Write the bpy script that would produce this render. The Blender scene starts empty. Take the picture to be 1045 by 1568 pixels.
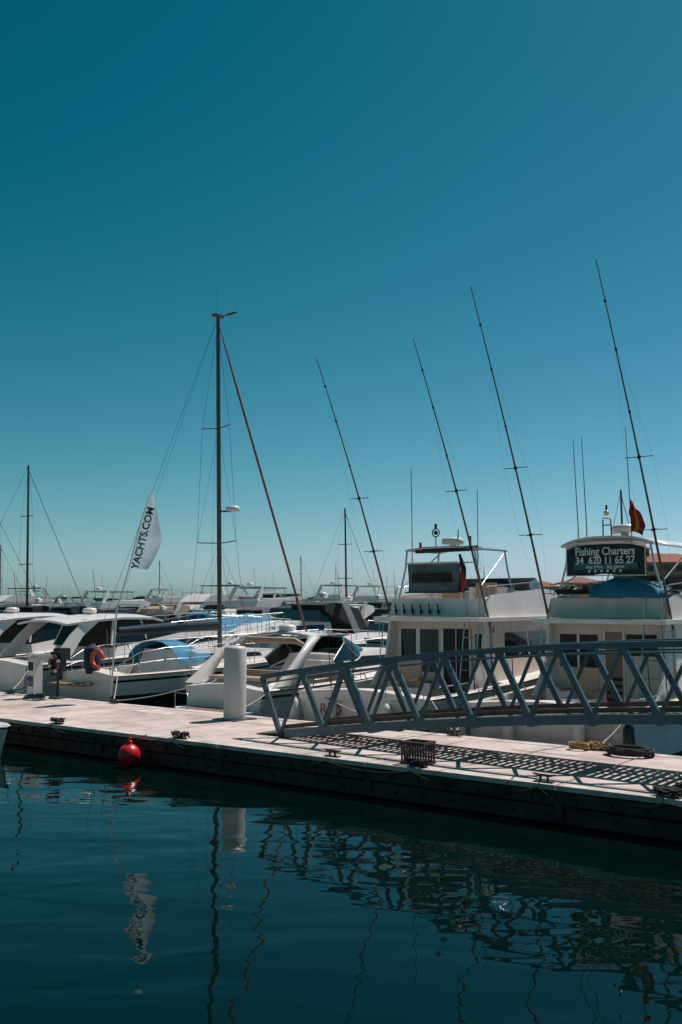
import bpy, math, random
from mathutils import Vector, Euler
random.seed(7)
R=random.Random(11)
scene=bpy.context.scene
ANG=math.radians(-37.4)
CU=(math.cos(ANG),math.sin(ANG))
CN=(-math.sin(ANG),math.cos(ANG))
O=(0.0,14.76)
def D(u,n,z=0): return (O[0]+u*CU[0]+n*CN[0], O[1]+u*CU[1]+n*CN[1], z)

# ---------------------------------------------------------------- materials
def mat(name,col,rough=.5,metal=0,var=.12,scale=3,bump=0,bscale=40,spec=.5,streak=False,coat=0,stain=0,transl=0):
    m=bpy.data.materials.new(name); m.use_nodes=True
    nt=m.node_tree; b=nt.nodes['Principled BSDF']
    b.inputs['Roughness'].default_value=rough; b.inputs['Metallic'].default_value=metal
    b.inputs['Specular IOR Level'].default_value=spec
    if coat: b.inputs['Coat Weight'].default_value=coat
    tc=nt.nodes.new('ShaderNodeTexCoord')
    mp=nt.nodes.new('ShaderNodeMapping'); nt.links.new(tc.outputs['Object'],mp.inputs['Vector'])
    if streak: mp.inputs['Scale'].default_value=(1.6,1.6,.25)
    nz=nt.nodes.new('ShaderNodeTexNoise'); nz.inputs['Scale'].default_value=scale; nz.inputs['Detail'].default_value=6
    nt.links.new(mp.outputs[0],nz.inputs['Vector'])
    cr=nt.nodes.new('ShaderNodeValToRGB')
    cr.color_ramp.elements[0].position=.3; cr.color_ramp.elements[1].position=.7
    lo=[c*(1-var*1.4) for c in col]; hi=[min(1,c*(1+var*.5)) for c in col]
    cr.color_ramp.elements[0].color=(*lo,1); cr.color_ramp.elements[1].color=(*hi,1)
    nt.links.new(nz.outputs['Fac'],cr.inputs['Fac']); out=cr.outputs['Color']
    if stain:
        n3=nt.nodes.new('ShaderNodeTexNoise'); n3.inputs['Scale'].default_value=stain; n3.inputs['Detail'].default_value=9; n3.inputs['Roughness'].default_value=.7
        nt.links.new(tc.outputs['Object'],n3.inputs['Vector'])
        c3=nt.nodes.new('ShaderNodeValToRGB'); c3.color_ramp.elements[0].position=.34; c3.color_ramp.elements[0].color=(.62,.60,.58,1)
        c3.color_ramp.elements[1].position=.52; c3.color_ramp.elements[1].color=(1,1,1,1); nt.links.new(n3.outputs['Fac'],c3.inputs['Fac'])
        mm=nt.nodes.new('ShaderNodeMix'); mm.data_type='RGBA'; mm.blend_type='MULTIPLY'; mm.inputs['Factor'].default_value=1
        nt.links.new(out,mm.inputs[6]); nt.links.new(c3.outputs['Color'],mm.inputs[7]); out=mm.outputs[2]
    nt.links.new(out,b.inputs['Base Color'])
    if bump:
        n2=nt.nodes.new('ShaderNodeTexNoise'); n2.inputs['Scale'].default_value=bscale; n2.inputs['Detail'].default_value=5
        nt.links.new(tc.outputs['Object'],n2.inputs['Vector'])
        bp=nt.nodes.new('ShaderNodeBump'); bp.inputs['Strength'].default_value=bump; bp.inputs['Distance'].default_value=.01
        nt.links.new(n2.outputs['Fac'],bp.inputs['Height']); nt.links.new(bp.outputs['Normal'],b.inputs['Normal'])
    if transl:
        t=nt.nodes.new('ShaderNodeBsdfTranslucent'); nt.links.new(out,t.inputs['Color'])
        ms=nt.nodes.new('ShaderNodeMixShader'); ms.inputs[0].default_value=transl
        nt.links.new(b.outputs[0],ms.inputs[1]); nt.links.new(t.outputs[0],ms.inputs[2])
        nt.links.new(ms.outputs[0],nt.nodes['Material Output'].inputs['Surface'])
    return m
WHITE=mat('white_gelcoat',(.80,.755,.73),.25,var=.09,scale=1.3,streak=True)
CREAM=mat('cream_gelcoat',(.72,.62,.53),.32,var=.11,scale=1.5,streak=True)
DECK=mat('nonskid_deck',(.66,.60,.56),.6,var=.1,bump=.3,bscale=120)
GLASS=mat('tinted_glass',(.012,.016,.018),.06,var=.3,scale=1)
GREYG=mat('smoked_vinyl',(.10,.12,.13),.25,var=.35,scale=2.5)
NAVY=mat('navy_canvas',(.015,.035,.06),.8,var=.3,bump=.4,bscale=30)
BLUEC=mat('blue_canvas',(.02,.20,.34),.8,var=.25,bump=.4,bscale=30)
BLACK=mat('black_rubber',(.012,.013,.014),.6,var=.3)
CHAR=mat('charcoal_canvas',(.025,.026,.028),.85,var=.3,bump=.4,bscale=30)
NAVYH=mat('navy_hull_paint',(.012,.026,.04),.2,var=.15)
BOOT=mat('antifoul_paint',(.03,.05,.07),.6,var=.3)
GANG=mat('weathered_blue_grey_aluminium',(.095,.15,.18),.42,metal=.2,var=.2,scale=5,bump=.15,bscale=60)
GSLAT=mat('grating_aluminium',(.14,.14,.135),.5,metal=.3,var=.2,scale=8)
RUSTB=mat('kick_board_brown',(.22,.12,.09),.7,var=.3,scale=6)
STEEL=mat('stainless_steel',(.5,.5,.5),.25,metal=.9,var=.08)
MASTM=mat('anodised_mast',(.12,.09,.075),.4,metal=.3,var=.15)
SAILB=mat('furled_sail_cover',(.24,.125,.10),.8,var=.25,scale=9)
RODM=mat('outrigger_alloy',(.11,.08,.065),.4,metal=.2,var=.2)
WIRE=mat('rigging_wire',(.09,.1,.11),.45,metal=.4)
ROPEW=mat('white_rope',(.55,.5,.45),.9,var=.3,scale=30,bump=.6,bscale=150)
ROPED=mat('dark_rope',(.03,.035,.035),.9,var=.4,scale=30,bump=.6,bscale=150)
ROPEY=mat('tan_rope',(.42,.27,.11),.9,var=.4,scale=30,bump=.6,bscale=150)
ROPET=mat('teal_rope',(.03,.13,.15),.9,var=.3,scale=30,bump=.6,bscale=150)
TAN=mat('tan_upholstery',(.42,.30,.21),.6,var=.15,bump=.2)
RED=mat('red_buoy_vinyl',(.62,.015,.02),.35,var=.15)
ORANGE=mat('orange_lifebuoy',(.55,.08,.03),.5,var=.12)
DRED=mat('faded_red_lifebuoy',(.22,.045,.03),.6,var=.2)
CONC=mat('pale_pontoon_deck',(.60,.49,.45),.85,var=.14,scale=1.6,bump=.35,bscale=50,stain=.9)
RIM=mat('pontoon_edge_strip',(.64,.56,.52),.7,var=.2,scale=4,bump=.3,stain=1.7)
TIMB=mat('dark_wet_timber',(.066,.048,.038),.7,var=.5,scale=3,bump=.8,bscale=18)
FLOAT=mat('algae_float',(.016,.017,.013),.8,var=.6,scale=2,bump=.6)
BOLT=mat('galvanised_bolt',(.10,.075,.06),.5,metal=.3,var=.3,scale=20)
BOLTD=mat('dark_bolt',(.012,.010,.009),.6,metal=.2,var=.3,scale=20)
PILE=mat('pile_sleeve',(.60,.585,.575),.5,var=.14,scale=2.2,streak=True,bump=.1)
QUAY=mat('quay_concrete',(.36,.34,.31),.85,var=.25,scale=1,bump=.6,bscale=15)
FLAGW=mat('flag_cloth_white',(.62,.76,.80),.8,var=.08,transl=.5)
TXT=mat('teal_print',(.02,.14,.19),.7)
TXTW=mat('white_print',(.85,.85,.82),.7)
BANN=mat('banner_print',(.012,.025,.027),.6,var=.35,scale=5)
BANB=mat('banner_teal_print',(.03,.16,.18),.6,var=.35,scale=9)
REDT=mat('red_lettering',(.5,.05,.03),.5)
FRED=mat('flag_red',(.42,.02,.02),.8); FYEL=mat('flag_yellow',(.55,.26,.02),.8)
CRATE=mat('brown_plastic',(.13,.07,.065),.6,var=.25)
STUC1=mat('ochre_stucco',(.40,.27,.19),.9,var=.15,scale=.3)
STUC2=mat('cream_stucco',(.52,.43,.34),.9,var=.12,scale=.3)
STUC3=mat('pink_stucco',(.44,.26,.20),.9,var=.12,scale=.3)
TILE=mat('terracotta_roof',(.30,.11,.07),.9,var=.3,scale=1.2,bump=.6,bscale=4)
WIN=mat('building_window',(.03,.035,.04),.2,var=.4,scale=.5)
ROCK=mat('breakwater_rock',(.16,.14,.12),.95,var=.5,scale=.4,bump=1,bscale=1)
LEAF=mat('foliage',(.045,.07,.03),.8,var=.5,scale=.6)
TRUNK=mat('bark',(.10,.07,.05),.9,var=.3)
WOODT=mat('teak',(.28,.16,.09),.6,var=.25,scale=9)
SKIN=mat('vent_brown',(.3,.2,.15),.7)

# ---------------------------------------------------------------- mesh builder
class MB:
    def __init__(s): s.v=[];s.f=[];s.mi=[];s.sm=[];s.mats=[]
    def add(s,vs,fs,m,smooth=False):
        if m not in s.mats: s.mats.append(m)
        k=s.mats.index(m); o=len(s.v); s.v+= [tuple(p) for p in vs]
        for f in fs: s.f.append([o+i for i in f]); s.mi.append(k); s.sm.append(smooth)
    def box(s,c,d,m,rot=0,tilt=None):
        x,y,z=[a/2 for a in d]; vs=[]
        for sx,sy,sz in ((-1,-1,-1),(1,-1,-1),(1,1,-1),(-1,1,-1),(-1,-1,1),(1,-1,1),(1,1,1),(-1,1,1)):
            p=Vector((sx*x,sy*y,sz*z))
            if tilt: p.rotate(Euler(tilt))
            if rot: p=Vector((p.x*math.cos(rot)-p.y*math.sin(rot),p.x*math.sin(rot)+p.y*math.cos(rot),p.z))
            vs.append((c[0]+p.x,c[1]+p.y,c[2]+p.z))
        s.add(vs,[(0,3,2,1),(4,5,6,7),(0,1,5,4),(1,2,6,5),(2,3,7,6),(3,0,4,7)],m)
    def beam(s,p0,p1,w,h,m):
        a=Vector(p0);b=Vector(p1);d=(b-a).normalized()
        up=Vector((0,0,1)); 
        if abs(d.z)>.97: up=Vector((1,0,0))
        sd=d.cross(up).normalized(); u2=sd.cross(d).normalized()
        vs=[]
        for p in (a,b):
            for i,j in ((-1,-1),(1,-1),(1,1),(-1,1)): vs.append(p+sd*i*w/2+u2*j*h/2)
        s.add(vs,[(0,1,2,3),(7,6,5,4),(0,4,5,1),(1,5,6,2),(2,6,7,3),(3,7,4,0)],m)
    def tube(s,pts,r,m,seg=8,cap=True):
        pts=[Vector(p) for p in pts]; n=len(pts)
        rs=r if isinstance(r,(list,tuple)) else [r]*n
        vs=[];fs=[]; prev=None
        for i,p in enumerate(pts):
            d=(pts[min(i+1,n-1)]-pts[max(i-1,0)])
            if d.length<1e-9: d=Vector((0,0,1))
            d.normalize()
            if prev is None:
                up=Vector((0,0,1)) if abs(d.z)<.9 else Vector((1,0,0))
                a=d.cross(up).normalized()
            else:
                a=(prev-d*prev.dot(d)).normalized()
            prev=a; b=d.cross(a)
            for k in range(seg):
                t=2*math.pi*k/seg; vs.append(p+(a*math.cos(t)+b*math.sin(t))*rs[i])
        for i in range(n-1):
            for k in range(seg):
                k2=(k+1)%seg; fs.append((i*seg+k,i*seg+k2,(i+1)*seg+k2,(i+1)*seg+k))
        s.add(vs,fs,m,True)
        if cap: s.add(vs[:seg],[tuple(range(seg))],m); s.add(vs[-seg:],[tuple(range(seg))[::-1]],m)
    def lathe(s,c,prof,m,seg=20,smooth=True):
        vs=[];fs=[]
        for r,z in prof:
            for k in range(seg):
                t=2*math.pi*k/seg; vs.append((c[0]+r*math.cos(t),c[1]+r*math.sin(t),c[2]+z))
        for i in range(len(prof)-1):
            for k in range(seg):
                k2=(k+1)%seg; fs.append((i*seg+k,i*seg+k2,(i+1)*seg+k2,(i+1)*seg+k))
        s.add(vs,fs,m,smooth)
    def sphere(s,c,r,m,seg=16,sq=1):
        s.lathe(c,[(max(1e-4,r*math.sin(math.pi*i/seg)),-r*sq*math.cos(math.pi*i/seg)) for i in range(seg+1)],m,seg*2)
    def torus(s,c,R_,r,m,axis='z',seg=28,arc=1,sq=1):
        pts=[]
        n=int(seg*arc)
        for i in range(n+1):
            t=2*math.pi*i/seg+.001
            if axis=='z': p=(c[0]+R_*math.cos(t),c[1]+R_*math.sin(t)*sq,c[2])
            elif axis=='y': p=(c[0]+R_*math.cos(t),c[1],c[2]+R_*math.sin(t))
            else: p=(c[0],c[1]+R_*math.cos(t),c[2]+R_*math.sin(t))
            pts.append(p)
        s.tube(pts,r,m,8)
    def prof(s,pr,hw,m,smooth=False,edge=None):
        n=len(pr)
        L=[(-hw(z),y,z) for y,z in pr]; Rr=[(hw(z),y,z) for y,z in pr]
        s.add(Rr,[tuple(range(n))],m); s.add(L,[tuple(range(n))[::-1]],m)
        for i in range(n):
            j=(i+1)%n; mm=m
            if edge and i in edge: mm=edge[i]
            s.add([L[i],Rr[i],Rr[j],L[j]],[(0,1,2,3)],mm,smooth)
    def sidewin(s,poly,hw,m,off=.008,sides=(1,-1)):
        n=len(poly)
        for sd in sides:
            s.add([(sd*(hw(z)+off),y,z) for y,z in poly],[tuple(range(n))],m)
    def panel(s,q,u0,u1,v0,v1,off,m):
        q=[Vector(p) for p in q]
        nn=(q[1]-q[0]).cross(q[3]-q[0]).normalized()*off
        def P(u,v): return q[0]*(1-u)*(1-v)+q[1]*u*(1-v)+q[2]*u*v+q[3]*(1-u)*v+nn
        s.add([P(u0,v0),P(u1,v0),P(u1,v1),P(u0,v1)],[(0,1,2,3)],m)
    def mesh(s,name):
        me=bpy.data.meshes.new(name); me.from_pydata(s.v,[],s.f)
        for m in s.mats: me.materials.append(m)
        me.polygons.foreach_set('material_index',s.mi); me.polygons.foreach_set('use_smooth',s.sm)
        me.update(); return me
    def obj(s,name,parent=None,loc=(0,0,0),rz=0,bevel=0):
        ob=bpy.data.objects.new(name,s.mesh(name)); scene.collection.objects.link(ob)
        ob.location=loc; ob.rotation_euler=(0,0,rz)
        if parent: ob.parent=parent
        if bevel:
            b=ob.modifiers.new('bevel','BEVEL'); b.width=bevel; b.segments=2; b.limit_method='ANGLE'; b.angle_limit=math.radians(40)
            b.use_clamp_overlap=True
        return ob
def empty(name,loc=(0,0,0),rz=0):
    e=bpy.data.objects.new(name,None); scene.collection.objects.link(e); e.location=loc; e.rotation_euler=(0,0,rz); e.empty_display_size=.3
    return e
def text(name,body,size,loc,rot,m,parent,sx=1,ext=.002,off=.03):
    c=bpy.data.curves.new(name,'FONT'); c.body=body; c.size=size; c.align_x='CENTER'; c.align_y='CENTER'; c.extrude=ext
    c.offset=size*off
    c.materials.append(m)
    o=bpy.data.objects.new(name,c); scene.collection.objects.link(o); o.location=loc; o.rotation_euler=rot; o.scale=(sx,1,1); o.parent=parent
    return o
def cat(p0,p1,sag,n=12):
    p0=Vector(p0);p1=Vector(p1); return [p0.lerp(p1,i/n)-Vector((0,0,sag*4*(i/n)*(1-i/n))) for i in range(n+1)]

# ---------------------------------------------------------------- hull
def hull(mb,L,B,s0,s1,side,deck,boot=BOOT,stripe=None,cock=None,tw=.9,rake=.9,N=24,rub=BLACK,lower=None):
    stripe=stripe or side; lower=lower or side
    st=[]
    ts=[i/N for i in range(N+1)]
    for t in ts: st.append((t,None))
    if cock:
        y0,y1,zf=cock; t0=y0/L;t1=y1/L
        st=[(t,(t0<t<t1)) for t in ts if abs(t-t0)>1e-4 and abs(t-t1)>1e-4]+[(t0-1e-5,False),(t0+1e-5,True),(t1-1e-5,True),(t1+1e-5,False)]
        st.sort()
    rows=[]
    for t,ck in st:
        k=1 if t<.45 else max(0,1-((t-.45)/.55)**2.4)
        kl=1 if t<.3 else max(0,1-((t-.3)/.7)**1.8)
        full=B/2*(tw+(1-tw)*min(1,t/.35))
        b=max(full*k,.015); bl=max(full*kl,.01)
        sh=s0+(s1-s0)*t**1.7
        pts=[(0,-.4),(bl*.84,-.03),(bl*.88+.0*b,.10),(bl*.3+b*.62,sh*.5),(bl*.06+b*.92,sh-.17),(bl*.03+b*.96,sh-.11),(b,sh-.05),(b+.02,sh-.03),(b+.02,sh+.0),(b,sh+.015)]
        bi=max(b-.17,.005)
        pts.append((bi,sh+.02))
        if ck: pts+=[(bi,cock[2]),(0,cock[2])]
        else: pts+=[(bi*.5,sh+.02+.06*min(1,b)),(0,sh+.02+.09*min(1,b))]
        rows.append([(x,t*L+rake*(max(z,0)/s1)*t**4,z) for x,z in pts])
    npt=len(rows[0]); segm=[boot,boot,lower,side,stripe,side,side,rub,deck,deck,deck,deck]
    for sd in (1,-1):
        for j in range(npt-1):
            vs=[];fs=[]
            for i,r in enumerate(rows):
                vs+=[(sd*r[j][0],r[j][1],r[j][2]),(sd*r[j+1][0],r[j+1][1],r[j+1][2])]
            for i in range(len(rows)-1): fs.append((2*i,2*i+1,2*i+3,2*i+2) if sd<0 else (2*i,2*i+2,2*i+3,2*i+1))
            mb.add(vs,fs,segm[j],smooth=j<7)
    r=rows[0]; ring=[(x,y,z) for x,y,z in r]+[(-x,y,z) for x,y,z in r[::-1] if x>0]
    mb.add(ring,[tuple(range(len(ring)))],side)
    def sheer(t): 
        k=1 if t<.45 else max(0,1-((t-.45)/.55)**2.4)
        full=B/2*(tw+(1-tw)*min(1,t/.35)); sh=s0+(s1-s0)*t**1.7
        return (max(full*k-.07,.0), t*L+rake*(sh/s1)*t**4, sh+.02)
    return sheer
def bowrail(mb,sheer,t0,t1=1.0,h=.55,n=9,r=.013,m=STEEL):
    for sd in (1,-1):
        top=[];mid=[]
        for i in range(n+1):
            t=t0+(t1-t0)*i/n; x,y,z=sheer(t); hh=h*min(1,.25+i*.6)
            top.append((sd*x,y,z+hh)); mid.append((sd*x,y,z+hh*.5)); mb.tube([(sd*x,y,z),(sd*x,y,z+hh)],r*.85,m,6)
        mb.tube(top,r,m,6); mb.tube(mid,r*.6,m,5)
def fender(mb,x,y,z,m=WHITE,L=.55,r=.1):
    mb.lathe((x,y,z),[(.02,-L/2-.05),(r*.5,-L/2-.03),(r,-L/2+.05),(r,L/2-.05),(r*.5,L/2+.03),(.02,L/2+.06)],m,12)
    mb.tube([(x,y,z+L/2),(x*.98,y,z+L/2+.4)],.008,ROPEW,5)

# ---------------------------------------------------------------- sport fisher
def fisher(name,u,n,var):
    E=empty(name,D(u,n),ANG)
    B_=var=='B'
    mb=MB(); L=10.3
    sh=hull(mb,L,3.35,.98,1.75,WHITE,DECK,stripe=(NAVYH if B_ else WHITE),cock=(.35,3.0,.5),tw=.92)
    bowrail(mb,sh,.55)
    for x in (-1.55,-.6,.7,1.55): fender(mb,x,-.14,.55,WHITE if x<1 else NAVYH)
    mb.box((0,-.32,.22),(2.4,.6,.06),WOODT); mb.box((0,-.32,.17),(2.5,.64,.04),WHITE)
    mb.box((.95,-.008,.68),(.5,.02,.5),DECK); 
    for x in (-1.2,1.2): mb.tube([(x,.02,.25),(x,-.05,.25)],.05,BLACK,10)
    mb.obj('hull',E)
    hw=lambda z: 1.34-.16*(z-.9)/1.5
    c=MB()
    body=CREAM
    pr=[(2.95,.5),(8.9,1.35),(9.1,1.5),(8.2,1.80),(6.6,2.36),(2.95,2.36)]
    c.prof(pr,hw,body)
    for w in ([(3.5,1.6),(4.6,1.6),(4.6,2.12),(3.6,2.12)],[(4.7,1.6),(5.7,1.6),(5.6,2.12),(4.7,2.12)],[(5.8,1.6),(7.6,1.62),(6.5,2.14),(5.7,2.12)]):
        c.sidewin(w,hw,GLASS)
    q=[(-hw(1.8),8.2,1.80),(hw(1.8),8.2,1.80),(hw(2.36),6.6,2.36),(-hw(2.36),6.6,2.36)]
    for a,b in ((.04,.33),(.36,.64),(.67,.96)): c.panel(q,a,b,.1,.85,.008,GLASS)
    ya=2.95
    def aft(x0,x1,z0,z1,m,dy): c.box(((x0+x1)/2,ya-dy/2,(z0+z1)/2),(x1-x0,dy,z1-z0),m)
    if not B_:
        aft(-1.02,-.62,1.25,2.18,GLASS,.012); aft(-.52,-.05,1.25,2.18,GLASS,.012)
        aft(-1.07,-1.02,1.2,2.23,WHITE,.03);aft(-.62,-.52,1.2,2.23,WHITE,.03)
        aft(.08,.72,.6,2.2,BLACK,.014); aft(.03,.08,.6,2.2,WHITE,.035);aft(.72,.77,.6,2.2,WHITE,.035)
        aft(.39,.41,.6,2.2,STEEL,.03)
        aft(.86,1.12,1.35,2.1,GLASS,.012)
        aft(-1.12,0,.55,1.05,WHITE,.45); aft(-1.0,-.1,1.05,1.07,TAN,.4)
    else:
        aft(-1.05,-.25,1.5,2.14,GLASS,.012); aft(-.68,-.63,1.5,2.14,WHITE,.03)
        aft(-1.1,-.2,1.45,1.5,WHITE,.05)
        aft(.32,.92,1.75,2.16,GLASS,.012); aft(-.1,.25,.6,2.2,SKIN,.012); aft(-.14,-.1,.6,2.24,WHITE,.03)
        aft(.25,.29,.6,2.24,WHITE,.03)
        aft(-1.15,-.3,.55,1.1,WHITE,.5); aft(.45,1.15,.55,1.0,WHITE,.5)
        for k in range(5): aft(-.07,.22,.75+k*.13,.80+k*.13,BLACK,.05)
        aft(-.62,-.38,1.18,1.36,BLACK,.03)
    c.obj('deckhouse',E,bevel=.025)
    wgs=MB()
    for sd in (1,-1):
        x0=sd*1.20
        wgs.add([(x0+dx,y,z) for dx in (-.03,.03) for y,z in ((2.95,.95),(2.0,.98),(2.6,1.6),(2.75,2.36),(2.95,2.36))],
            [(0,1,2,3,4),(9,8,7,6,5),(0,5,6,1),(1,6,7,2),(2,7,8,3),(3,8,9,4),(4,9,5,0)],WHITE)
    # grab rails up the bulkhead edges and cockpit coaming rail
    for sd in (1,-1):
        wgs.tube([(sd*1.27,2.7,1.0),(sd*1.27,2.45,1.5),(sd*1.27,2.6,2.3)],.014,STEEL,6)
        wgs.tube([(sd*1.5,.4,1.02),(sd*1.5,.45,1.18),(sd*1.5,2.2,1.2),(sd*1.5,2.3,1.04)],.013,STEEL,6)
    wgs.obj('side_wings',E,bevel=.012)
    f=MB()
    f.box((0,4.35,2.41),(2.66,4.1,.09),WHITE)
    z0=2.455
    fw=lambda z:1.24-.12*(z-z0)
    zt=2.92
    for sd in (1,-1):
        pr2=[(2.75,z0),(6.45,z0),(7.0,2.42),(6.15,3.04),(5.6,3.08),(3.2,zt),(2.85,zt-.08)]
        o=[(sd*fw(z),y,z) for y,z in pr2]; i_=[(sd*(fw(z)-.07),y,z) for y,z in pr2]; k=len(pr2)
        fs=[tuple(range(k)),tuple(range(2*k-1,k-1,-1))]+[(a,(a+1)%k,k+(a+1)%k,k+a) for a in range(k)]
        f.add(o+i_,fs,WHITE if not B_ else CREAM)
        f.tube([(sd*1.16,2.9,zt-.02),(sd*1.14,3.0,3.1),(sd*1.12,5.4,3.24),(sd*1.1,5.6,3.08)],.012,STEEL,6)
        f.tube([(sd*1.14,4.2,3.0),(sd*1.13,4.2,3.17)],.010,STEEL,6)
    cc=WHITE if not B_ else CREAM
    f.box((0,2.78,(z0+zt-.06)/2+.0),(2.3,.06,zt-z0-.08),cc)
    a=fw(3.0)-.04
    f.add([(-a,6.98,2.44),(a,6.98,2.44),(a-.05,6.1,3.03),(-a+.05,6.1,3.03),(-a,5.95,3.03),(a,5.95,3.03),(a,5.95,2.46),(-a,5.95,2.46)],[(0,1,2,3),(3,2,5,4),(4,5,6,7)],cc)
    f.box((-.2,5.55,2.8),(.9,.5,.65),cc)
    f.box((-.2,5.5,3.16),(.7,.3,.1),BLACK)
    f.torus((-.3,5.22,2.98),.17,.015,STEEL,'y')
    for x in (-.55,.35): 
        f.box((x,4.6,2.75),(.5,.45,.12),TAN); f.box((x,4.37,3.0),(.5,.1,.42),TAN); f.tube([(x,4.6,2.45),(x,4.6,2.7)],.05,STEEL)
    f.box((0,3.15,2.66),(2.0,.5,.14),TAN if not B_ else WHITE)
    f.add([(-1.0,6.0,3.04),(1.0,6.0,3.04),(.92,5.7,3.34),(-.92,5.7,3.34)],[(0,1,2,3)],GREYG)
    for sd in (1,-1): f.add([(sd*1.0,6.0,3.04),(sd*1.13,5.0,3.06),(sd*1.05,5.1,3.2),(sd*.92,5.7,3.34)],[(0,1,2,3)],GREYG)
    if not B_:
        for k in range(6):
            x=-1.0+k*.22; f.tube([(x,2.72,2.5),(x,2.66,2.74)],.017,BLACK,6)
            f.lathe((x,2.7,2.58),[(.01,-.04),(.03,-.02),(.03,.02),(.01,.04)],CHAR,8)
    else:
        for sd in (1,-1): f.tube([(sd*1.15,2.75,zt),(sd*1.15,2.75,3.12),(sd*.6,2.74,3.14)],.014,STEEL,6)
        f.tube([(-.6,2.74,3.14),(.6,2.74,3.14)],.014,STEEL,6)
    f.obj('flybridge',E,bevel=.02)
    h=MB()
    ht=3.92; w=.86 if not B_ else .84
    ya,yb=(2.95,4.3) if not B_ else (2.95,5.2)
    for sd in (1,-1):
        for y in (ya,yb,):
            h.tube([(sd*1.08,y,2.85),(sd*(w+.06),y+.02,3.5),(sd*w,y,ht)],.022,WHITE if B_ else STEEL,8)
        h.tube([(sd*w,ya-.05,ht),(sd*w,yb+.1,ht)],.022,WHITE if B_ else STEEL,8)
        h.tube([(sd*1.0,ya,3.1),(sd*w,yb,ht-.05)],.014,STEEL,6)
    if not B_:
        for y in (ya,3.5,yb): h.tube([(-w,y,ht),(-w*.5,y,ht+.05),(w*.5,y,ht+.05),(w,y,ht)],.02,STEEL,8)
        h.tube([(-w,ya,3.62),(w,ya,3.62)],.014,STEEL,6)
        vs=[];fs=[];nx=12;nz=6
        for i in range(nx+1):
            for j in range(nz+1):
                x=-w+.04+(1.34)*i/nx; z=2.98+.64*j/nz; vs.append((x,ya-.02+.02*math.sin(i*1.3+j*.8),z))
        for i in range(nx):
            for j in range(nz): a=i*(nz+1)+j; fs.append((a,a+nz+1,a+nz+2,a+1))
        h.add(vs,fs,GREYG,True)
        h.box((-.20,ya-.05,3.30),(1.0,.012,.2),CHAR); h.box((-.2,ya-.05,3.63),(1.36,.03,.035),WHITE)
        h.box((-.2,ya-.05,2.985),(1.36,.03,.03),CHAR)
        h.tube([(-.78,3.2,ht+.0),(.8,3.2,ht+.02)],.06,CHAR,8)
        h.tube([(.55,ya,3.0),(.62,ya-.05,3.5),(.5,ya,3.8)],[.09,.06,.03],CHAR,8)
        h.tube([(.62,ya-.1,3.0),(.66,ya-.12,3.25),(.60,ya-.1,3.5)],[.02,.06,.02],FRED,8)
        h.lathe((.0,3.5,ht+.16),[(.02,-.12),(.07,-.12),(.08,-.03),(.24,-.02),(.26,.05),(.22,.12),(.02,.14)],WHITE,20)
        h.tube([(-.32,3.3,ht),(-.32,3.3,ht+.32)],.015,STEEL,6); h.torus((-.32,3.3,ht+.40),.09,.014,BLACK,'y')
        h.sphere((-.32,3.3,ht+.40),.05,BLACK,8); h.tube([(-.32,3.3,ht+.5),(-.32,3.3,ht+.6)],.03,BLACK,8)
        h.tube([(.2,3.4,ht),(.2,3.4,ht+.45)],.012,BLACK,6); h.tube([(.5,3.4,ht),(.5,3.4,ht+.3)],.03,BLACK,8)
        h.tube([(-.6,3.1,ht),(-.6,3.1,ht+.18)],.03,FRED,8)
        h.tube([(-.82,3.1,ht+.2),(-.84,3.1,5.8)],.009,BLACK,5); h.tube([(-.82,3.1,3.2),(-.82,3.1,ht+.25)],.016,WHITE,6)
        h.tube([(.75,3.3,3.2),(.75,3.3,5.2)],.008,BLACK,5)
    else:
        vs=[];fs=[];nx=14
        for i in range(nx+1):
            t=i/nx*2-1; x=w*1.12*t; z=ht+.10-.16*abs(t)**3
            vs+=[(x,ya-.12,z),(x,yb+.15,z),(x,ya-.12,z+.045),(x,yb+.15,z+.045)]
        for i in range(nx):
            a=4*i; fs+=[(a,a+1,a+5,a+4),(a+2,a+6,a+7,a+3),(a,a+4,a+6,a+2),(a+1,a+3,a+7,a+5)]
        h.add(vs,fs,WHITE,True); h.add(vs[:4],[(0,1,3,2)],WHITE); h.add(vs[-4:],[(0,2,3,1)],WHITE)
        h.lathe((.05,3.7,ht+.30),[(.02,-.16),(.08,-.16),(.08,-.05),(.27,-.04),(.29,.03),(.25,.1),(.02,.12)],WHITE,22)
        h.tube([(-.2,3.2,ht+.1),(-.2,3.2,ht+.5)],.013,BLACK,6); h.tube([(-.02,3.2,ht+.1),(-.04,3.2,ht+.5),(-.2,3.2,ht+.53)],.013,BLACK,6)
        h.tube([(-.2,3.2,ht+.38),(-.04,3.2,ht+.38)],.013,BLACK,6)
        h.sphere((-.12,3.2,ht+.62),.06,WHITE,8); h.tube([(-.12,3.2,ht+.66),(-.12,3.2,ht+.78)],.02,BLACK,6)
        for x,zt_ in ((-.68,6.05),(-.50,6.1),(.42,6.2)):
            h.tube([(x,3.1,3.6),(x,3.1,4.2)],.018,WHITE,6); h.tube([(x,3.1,4.2),(x-.05,3.05,zt_)],[.011,.006],BLACK,5)
        # blue canvas cover draped over the aft bench and rail
        vs=[];fs=[]
        for i in range(21):
            t=i/20; x=-.30+1.5*t
            z=3.02+.22*math.sin(math.pi*min(1,t*1.05+.05))**.6+.02*math.sin(i*1.7)
            vs+=[(x,2.66+.02*math.sin(i*1.3),2.86),(x,2.69,z-.06),(x,2.95,z),(x,3.4,z-.05),(x,3.7,z-.2)]
        for i in range(20):
            a=5*i
            for j in range(4): fs.append((a+j,a+5+j,a+6+j,a+1+j))
        h.add(vs,fs,BLUEC,True)
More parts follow.
